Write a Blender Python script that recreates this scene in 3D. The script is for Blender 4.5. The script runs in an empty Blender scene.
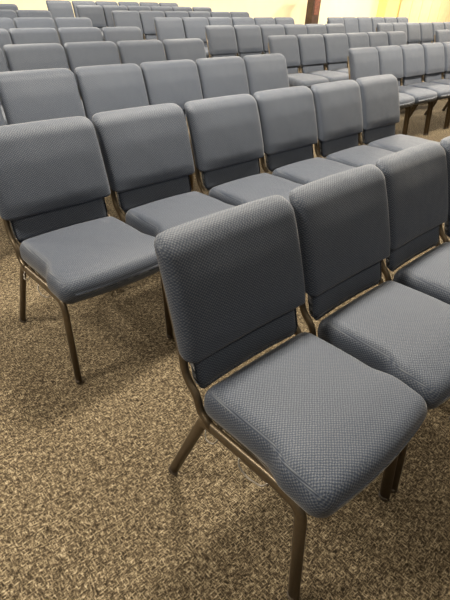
import bpy, bmesh, math, random
import numpy as np
from mathutils import Vector, Matrix
random.seed(4)
scene = bpy.context.scene
scene.view_settings.view_transform = 'Standard'

# ------------------------------------------------------------ materials
def new_mat(name):
    m = bpy.data.materials.new(name); m.use_nodes = True
    nt = m.node_tree
    return m, nt, nt.nodes['Principled BSDF']
def N(nt, t, **kw):
    n = nt.nodes.new(t)
    for k, v in kw.items(): setattr(n, k, v)
    return n
def math_node(nt, op, a, b=None, c=None):
    n = N(nt, 'ShaderNodeMath', operation=op)
    for i, v in enumerate((a, b, c)):
        if v is None: continue
        if isinstance(v, (int, float)): n.inputs[i].default_value = v
        else: nt.links.new(v, n.inputs[i])
    return n.outputs[0]
def ramp(nt, fac, stops):
    r = N(nt, 'ShaderNodeValToRGB')
    els = r.color_ramp.elements
    while len(els) < len(stops): els.new(0.5)
    for e, (p, c) in zip(els, stops):
        e.position = p; e.color = (*c, 1)
    nt.links.new(fac, r.inputs[0])
    return r.outputs[0]
def noise(nt, vec, scale, detail=2, rough=.5):
    n = N(nt, 'ShaderNodeTexNoise')
    n.inputs['Scale'].default_value = scale
    n.inputs['Detail'].default_value = detail
    n.inputs['Roughness'].default_value = rough
    if vec is not None: nt.links.new(vec, n.inputs['Vector'])
    return n.outputs['Fac']

def fabric():
    m, nt, b = new_mat('blue_grey_weave')
    uv = N(nt, 'ShaderNodeUVMap').outputs[0]
    wob = N(nt, 'ShaderNodeTexNoise'); wob.inputs['Scale'].default_value = 80
    nt.links.new(uv, wob.inputs['Vector'])
    add = N(nt, 'ShaderNodeVectorMath', operation='MULTIPLY_ADD')
    nt.links.new(wob.outputs['Color'], add.inputs[0]); add.inputs[1].default_value = (.006, .006, 0)
    nt.links.new(uv, add.inputs[2])
    sep = N(nt, 'ShaderNodeSeparateXYZ'); nt.links.new(add.outputs[0], sep.inputs[0])
    k = 2*math.pi/0.0108
    su = math_node(nt, 'SINE', math_node(nt, 'MULTIPLY', sep.outputs[0], k))
    sv = math_node(nt, 'SINE', math_node(nt, 'MULTIPLY', sep.outputs[1], k*1.25))
    h = math_node(nt, 'MULTIPLY_ADD', math_node(nt, 'MULTIPLY', su, sv), .5, .5)
    nz = noise(nt, uv, 380, 2)
    f = math_node(nt, 'ADD', math_node(nt, 'MULTIPLY', h, .6), math_node(nt, 'MULTIPLY', nz, .5))
    col = ramp(nt, f, [(.2, (.018, .025, .042)), (.52, (.040, .051, .076)), (.85, (.122, .130, .142))])
    nt.links.new(col, b.inputs['Base Color'])
    b.inputs['Roughness'].default_value = .58
    b.inputs['Specular IOR Level'].default_value = .42
    b.inputs['Sheen Weight'].default_value = .20
    b.inputs['Sheen Roughness'].default_value = .35
    b.inputs['Sheen Tint'].default_value = (1, .93, .82, 1)
    bp = N(nt, 'ShaderNodeBump'); bp.inputs['Strength'].default_value = .65
    bp.inputs['Distance'].default_value = .0015
    nt.links.new(f, bp.inputs['Height'])
    wr = N(nt, 'ShaderNodeBump'); wr.inputs['Strength'].default_value = .28
    wr.inputs['Distance'].default_value = .012
    nt.links.new(noise(nt, uv, 9, 1.5), wr.inputs['Height'])
    nt.links.new(wr.outputs[0], bp.inputs['Normal'])
    nt.links.new(bp.outputs[0], b.inputs['Normal'])
    return m
def simple(name, col, rough=.5, metal=0., nscale=30, amt=.12, emis=None):
    m, nt, b = new_mat(name)
    tc = N(nt, 'ShaderNodeTexCoord').outputs['Object']
    f = noise(nt, tc, nscale, 3)
    lo = tuple(c*(1-amt) for c in col); hi = tuple(min(1, c*(1+amt)) for c in col)
    nt.links.new(ramp(nt, f, [(.3, lo), (.7, hi)]), b.inputs['Base Color'])
    b.inputs['Roughness'].default_value = rough
    b.inputs['Metallic'].default_value = metal
    if emis:
        b.inputs['Emission Color'].default_value = (*emis[0], 1)
        b.inputs['Emission Strength'].default_value = emis[1]
    return m
def carpet():
    m, nt, b = new_mat('carpet_brown_fleck')
    tc = N(nt, 'ShaderNodeTexCoord').outputs['Object']
    def stretched(s, scale):
        mp = N(nt, 'ShaderNodeMapping'); mp.inputs['Scale'].default_value = s
        nt.links.new(tc, mp.inputs[0]); return noise(nt, mp.outputs[0], scale, 1.5, .6)
    a = stretched((1, .27, 1), 220)
    c = stretched((.27, 1, 1), 220)
    mx = math_node(nt, 'MAXIMUM', a, c)
    fine = noise(nt, tc, 430, 2)
    big = noise(nt, tc, 1.6, 2)
    patch = noise(nt, tc, 40, 2)
    f = math_node(nt, 'ADD', math_node(nt, 'MULTIPLY', mx, .80), math_node(nt, 'MULTIPLY', fine, .30))
    f = math_node(nt, 'ADD', f, math_node(nt, 'MULTIPLY', math_node(nt, 'SUBTRACT', big, .5), .06))
    f = math_node(nt, 'ADD', f, math_node(nt, 'MULTIPLY', math_node(nt, 'SUBTRACT', patch, .5), .15))
    col = ramp(nt, f, [(.49, (.019, .013, .007)), (.58, (.084, .061, .034)), (.66, (.205, .158, .096)), (.77, (.43, .35, .23))])
    nt.links.new(col, b.inputs['Base Color'])
    b.inputs['Roughness'].default_value = .95
    b.inputs['Specular IOR Level'].default_value = .15
    bp = N(nt, 'ShaderNodeBump'); bp.inputs['Strength'].default_value = .6
    bp.inputs['Distance'].default_value = .003
    nt.links.new(f, bp.inputs['Height']); nt.links.new(bp.outputs[0], b.inputs['Normal'])
    return m
M_FAB = fabric()
M_MET = simple('bronze_frame', (.12, .088, .052), .38, .6, 80, .1)
M_RUB = simple('rubber_foot', (.06, .044, .028), .6)
M_WIRE = simple('steel_wire', (.3, .27, .23), .35, .9)
M_CARPET = carpet()
M_WALL = simple('wall_cream_paint', (.90, .78, .50), .8, 0, 3, .03)
M_GOLD = simple('wall_gold_paint', (.95, .74, .27), .8, 0, 3, .04)
M_TAN = simple('partition_tan', (.78, .62, .34), .6, 0, 5, .06)
M_BASE = simple('baseboard_dark', (.10, .07, .045), .6)
M_CEIL = simple('ceiling_tile', (.8, .78, .72), .9, 0, 60, .05)
M_LAMP = simple('troffer_diffuser', (.9, .88, .8), .5, emis=((1, .93, .78), 3.0))
M_WOOD = simple('dark_wood', (.065, .035, .022), .4, 0, 12, .35)
M_RED = simple('brown_cloth', (.16, .055, .03), .8, 0, 20, .5)

# ------------------------------------------------------------ mesh helpers
def axis_samples(a, r, n):
    inner = list(np.linspace(-(a-r), a-r, n))
    e = [a-r+r*math.tan(math.radians(t)) for t in (15, 30, 45)]
    return [-x for x in reversed(e)] + inner + e
def rounded_box(bm, half, r, n, fn, mat):
    ax = [axis_samples(half[i], r, n[i]) for i in range(3)]
    cache = {}; faces = []
    def vert(q):
        key = tuple(round(c, 6) for c in q)
        if key in cache: return cache[key]
        inner = [max(-(half[i]-r), min(half[i]-r, q[i])) for i in range(3)]
        d = Vector([q[i]-inner[i] for i in range(3)])
        p = Vector(inner) + d.normalized()*r
        v = bm.verts.new(fn(p)); cache[key] = v
        return v
    for i in range(3):
        j, k = (i+1) % 3, (i+2) % 3
        for s in (-1, 1):
            for a in range(len(ax[j])-1):
                for c in range(len(ax[k])-1):
                    quad = []
                    for (da, dc) in ((0, 0), (1, 0), (1, 1), (0, 1)):
                        q = [0, 0, 0]; q[i] = s*half[i]; q[j] = ax[j][a+da]; q[k] = ax[k][c+dc]
                        quad.append(vert(q))
                    if s < 0: quad.reverse()
                    f = bm.faces.new(quad); f.material_index = mat; f.smooth = True
                    faces.append(f)
    return faces
def fillet(pts, rad, seg=5):
    P = [Vector(p) for p in pts]; out = [P[0]]
    for i in range(1, len(P)-1):
        a, b, c = P[i-1], P[i], P[i+1]
        r = min(rad, (a-b).length*.45, (c-b).length*.45)
        s = b+(a-b).normalized()*r; e = b+(c-b).normalized()*r
        for t in range(seg+1):
            u = t/seg
            out.append(s*(1-u)**2 + b*2*u*(1-u) + e*u*u)
    out.append(P[-1]); return out
def tube(bm, pts, r, mat, seg=10, r2=None):
    r2 = r2 or r
    up = Vector((1, 0, 0)); rings = []
    for i, p in enumerate(pts):
        t = (pts[min(i+1, len(pts)-1)]-pts[max(i-1, 0)]).normalized()
        if i == 0:
            up = Vector((1, 0, 0)) if abs(t.x) < .9 else Vector((0, 0, 1))
        n = (up - t*up.dot(t)).normalized(); up = n; bn = t.cross(n)
        rings.append([bm.verts.new(p+n*math.cos(2*math.pi*k/seg)*r+bn*math.sin(2*math.pi*k/seg)*r2) for k in range(seg)])
    for a, b in zip(rings, rings[1:]):
        for k in range(seg):
            f = bm.faces.new((a[k], a[(k+1) % seg], b[(k+1) % seg], b[k])); f.smooth = True; f.material_index = mat
    f = bm.faces.new(list(reversed(rings[0]))); f.material_index = mat
    f = bm.faces.new(rings[-1]); f.material_index = mat
def sstep(a, b, x):
    t = max(0, min(1, (x-a)/(b-a))); return t*t*(3-2*t)

LEAN = math.radians(19.0)
def build_chair_mesh():
    bm = bmesh.new()
    uvl = bm.loops.layers.uv.new('UVMap')
    # seat cushion
    hx, hy, hz = .254, .224, .048
    def seat(p):
        x, y, z = p
        w = 1 - (1-.230/hx)*sstep(-.11, -.03, y)
        x2 = x*w
        fx = 1-(x/hx)**2; fy = 1-(y/hy)**2
        if z > 0:
            z += .022*max(0, fx)**.5*max(0, fy)**.4
        fr = sstep(-.10, -.222, y)
        z -= .009*fr*(1 if z > 0 else .2)
        z -= .006*sstep(0, .2, y)
        y2 = y - .020*fr*fx
        return Vector((x2, y2-.065, z+.430))
    cf = rounded_box(bm, (hx, hy, hz), .041, (18, 22, 3), seat, 0)
    # back cushion: x, s (height), t (thickness)
    bx, bs, bt = .2505, .226, .036
    def back(p):
        x, s, t = p[0], p[2], p[1]
        h = s+bs
        w = 1 - (1-.216/bx)*(1-sstep(.100, .132, h))
        fx = max(0, 1-(x/bx)**2)
        cx = sstep(.19, .25, abs(x)); ct = sstep(.39, .452, h)
        h2 = h - .005*cx*ct
        if t < 0:
            t -= .020*fx**.5*sstep(.10, .2, h)*(1-.7*sstep(.33, .45, h))
            t += .028*(1-sstep(.098, .126, h))
            t += .015*math.exp(-((h-.114)/.009)**2)
        y = .168 + math.sin(LEAN)*h2*(.82+.4*h) + t*math.cos(LEAN) - .010*(x/bx)**2
        z = .442 + math.cos(LEAN)*h2 + t*math.sin(LEAN)
        return Vector((x*w, y+.012, z))
    cf += rounded_box(bm, (bx, bt, bs), .031, (18, 3, 44), back, 0)
    bm.normal_update()
    for f in cf:
        n = f.normal
        for l in f.loops:
            c = l.vert.co
            if abs(n.z) > .75: uv = (c.x, c.y)
            elif abs(n.x) > .75: uv = (c.y, c.z)
            else: uv = (c.x, c.z*1.03)
            l[uvl].uv = uv
    def pan(p): return Vector((p.x*(1-.06*sstep(-.07, .01, p.y)), p.y-.055, p.z+.380))
    rounded_box(bm, (.228, .19, .008), .004, (2, 8, 2), pan, 2)
    # frame, both sides
    for sx in (-1, 1):
        X = sx*.224
        leg = fillet([(sx*.234, -.268, .004), (sx*.229, -.225, .366), (X, -.13, .368), (X, .10, .358), (X, .142, .354), (sx*.234, .272, .004)], .055, 7)
        tube(bm, leg, .012, 1, 14, .0180)
        up = fillet([(X, .10, .358), (X, .155, .383), (X, .170, .430), (X, .222, .474), (sx*.220, .250, .56), (sx*.217, .334, .80)], .04)
        tube(bm, up, .012, 1, 12)
        for (fy, d) in ((-.268, -.004), (.272, .006)):
            tube(bm, [Vector((sx*.234, fy+d*.2, 0)), Vector((sx*.234, fy-d, .014))], .0135, 2, 14, .0195)
        wr = fillet([(X, -.12, .356), (sx*.240, -.11, .335), (sx*.244, -.06, .325), (sx*.240, -.02, .335), (X, -.01, .352)], .015, 3)
        tube(bm, wr, .0025, 3, 6)
        wr = fillet([(X, .07, .350), (sx*.240, .075, .325), (sx*.242, .11, .315), (X, .13, .345)], .015, 3)
        tube(bm, wr, .0025, 3, 6)
    for (y, z) in ((-.15, .364), (.10, .360)):
        tube(bm, [Vector((-.224, y, z)), Vector((.224, y, z))], .010, 1)
    tube(bm, [Vector((-.217, .316, .74)), Vector((.217, .316, .74))], .009, 1)
    z = .30
    rk = fillet([(-.20, .09, .36), (-.20, .09, z), (-.20, -.10, z), (.20, -.10, z), (.20, .09, z), (.20, .09, .36)], .02, 3)
    tube(bm, rk, .0035, 1, 6)
    for xx in (-.1, 0, .1):
        tube(bm, [Vector((xx, -.10, z)), Vector((xx, .09, z)), Vector((xx, .095, .36))], .003, 1, 6)
    me = bpy.data.meshes.new('church_chair')
    bm.to_mesh(me); bm.free()
    for m in (M_FAB, M_MET, M_RUB, M_WIRE): me.materials.append(m)
    return me
CH = build_chair_mesh()
P = .517; PY = 1.125
def chair(x, y):
    o = bpy.data.objects.new('church_chair', CH)
    scene.collection.objects.link(o)
    o.location = (x+random.uniform(-.002, .002), y+random.uniform(-.010, .010), 0)
    o.rotation_euler[2] = math.radians(random.uniform(-.35, .35))
def row(x0, r, n=6):
    for k in range(n): chair(x0+P*(k+.5), .555+PY*r)
for r in range(9): row(.602 if r == 0 else .571, r)
for r in range(9): row(4.68, r)
for r in range(6): row(8.80, r)

# ------------------------------------------------------------ room
def box(name, lo, hi, mat, parent=None, bev=0):
    bm = bmesh.new()
    bmesh.ops.create_cube(bm, size=1)
    c = [(a+b)/2 for a, b in zip(lo, hi)]; s = [b-a for a, b in zip(lo, hi)]
    for v in bm.verts: v.co = Vector([v.co[i]*s[i] for i in range(3)])
    if bev: bmesh.ops.bevel(bm, geom=bm.edges[:], offset=bev, segments=2, affect='EDGES')
    me = bpy.data.meshes.new(name); bm.to_mesh(me); bm.free(); me.materials.append(mat)
    o = bpy.data.objects.new(name, me); o.location = c
    scene.collection.objects.link(o)
    if parent: o.parent = parent
    return o
box('floor', (-4, -4, -.1), (30, 13.6, 0), M_CARPET)
H = 3.3
box('ceiling', (-4, -4, H), (30, 13.6, H+.1), M_CEIL)
box('wall_back', (-4, 12.7, 0), (20.6, 12.85, H), M_WALL)
box('baseboard_back', (-4, 12.685, 0), (20.6, 12.70, .12), M_BASE)
box('wall_gold', (20.6, 12.3, 0), (30, 12.85, H), M_GOLD)
box('baseboard_gold', (20.6, 12.285, 0), (30, 12.30, .10), M_BASE)
part = bpy.data.objects.new('folding_partition', None); scene.collection.objects.link(part)
for i in range(6):
    box('panel_%d' % (i+1), (21.6+i*.9, 12.22, .02), (22.48+i*.9, 12.28, 1.75), M_TAN, part, .01)
box('partition_rail', (21.55, 12.2, 1.75), (27.0, 12.28, 1.82), M_GOLD, part)

lec = bpy.data.objects.new('wooden_lectern', None); scene.collection.objects.link(lec)
lx, ly = 15.4, 12.0
box('base', (lx-.28, ly-.22, 0), (lx+.28, ly+.22, .06), M_WOOD, lec, .01)
box('column', (lx-.2, ly-.14, .06), (lx+.2, ly+.14, 1.1), M_WOOD, lec, .01)
box('cloth', (lx-.13, ly-.152, .5), (lx+.13, ly-.141, 1.1), M_RED, lec)
t = box('top', (lx-.3, ly-.22, 1.1), (lx+.3, ly+.22, 1.14), M_WOOD, lec, .01)
box('lip', (lx-.3, ly-.24, 1.12), (lx+.3, ly-.22, 1.18), M_WOOD, lec, .004)

# ceiling troffers with real area lights
for xx in (-1.5, 2.2, 5.9, 9.6, 13.3, 18, 24):
    for yy, e in ((-1.0, 20), (2.0, 180), (5.8, 160), (9.6, 180)):
        f = box('ceiling_light', (xx-.65, yy-.35, H-.05), (xx+.65, yy+.35, H), M_LAMP)
        L = bpy.data.lights.new('troffer_lamp', 'AREA'); L.shape = 'RECTANGLE'
        L.size = .7; L.size_y = .35
        if xx < 0: e *= .75 if yy < 3 else 1.3
        L.energy = e*(2.1 if xx > 15 else 1); L.color = (1, .93, .81)
        lo = bpy.data.objects.new('troffer_lamp', L); lo.location = (xx, yy, H-.06)
        scene.collection.objects.link(lo)

w = bpy.data.worlds.new('world'); scene.world = w; w.use_nodes = True
w.node_tree.nodes['Background'].inputs[0].default_value = (.93, .96, 1, 1)
w.node_tree.nodes['Background'].inputs[1].default_value = .09

# ------------------------------------------------------------ camera
fwd = Vector((.587, .585, -.56)).normalized()
rt = Vector((.731, -.680, .055)); rt = (rt-fwd*rt.dot(fwd)).normalized()
upv = rt.cross(fwd)
cam = bpy.data.cameras.new('camera'); cam.lens = 28.62; cam.sensor_width = 36
co = bpy.data.objects.new('camera', cam); scene.collection.objects.link(co)
mw = Matrix((( rt.x, upv.x, -fwd.x, 0), (rt.y, upv.y, -fwd.y, 0), (rt.z, upv.z, -fwd.z, 1.41), (0, 0, 0, 1)))
co.matrix_world = mw
scene.camera = co
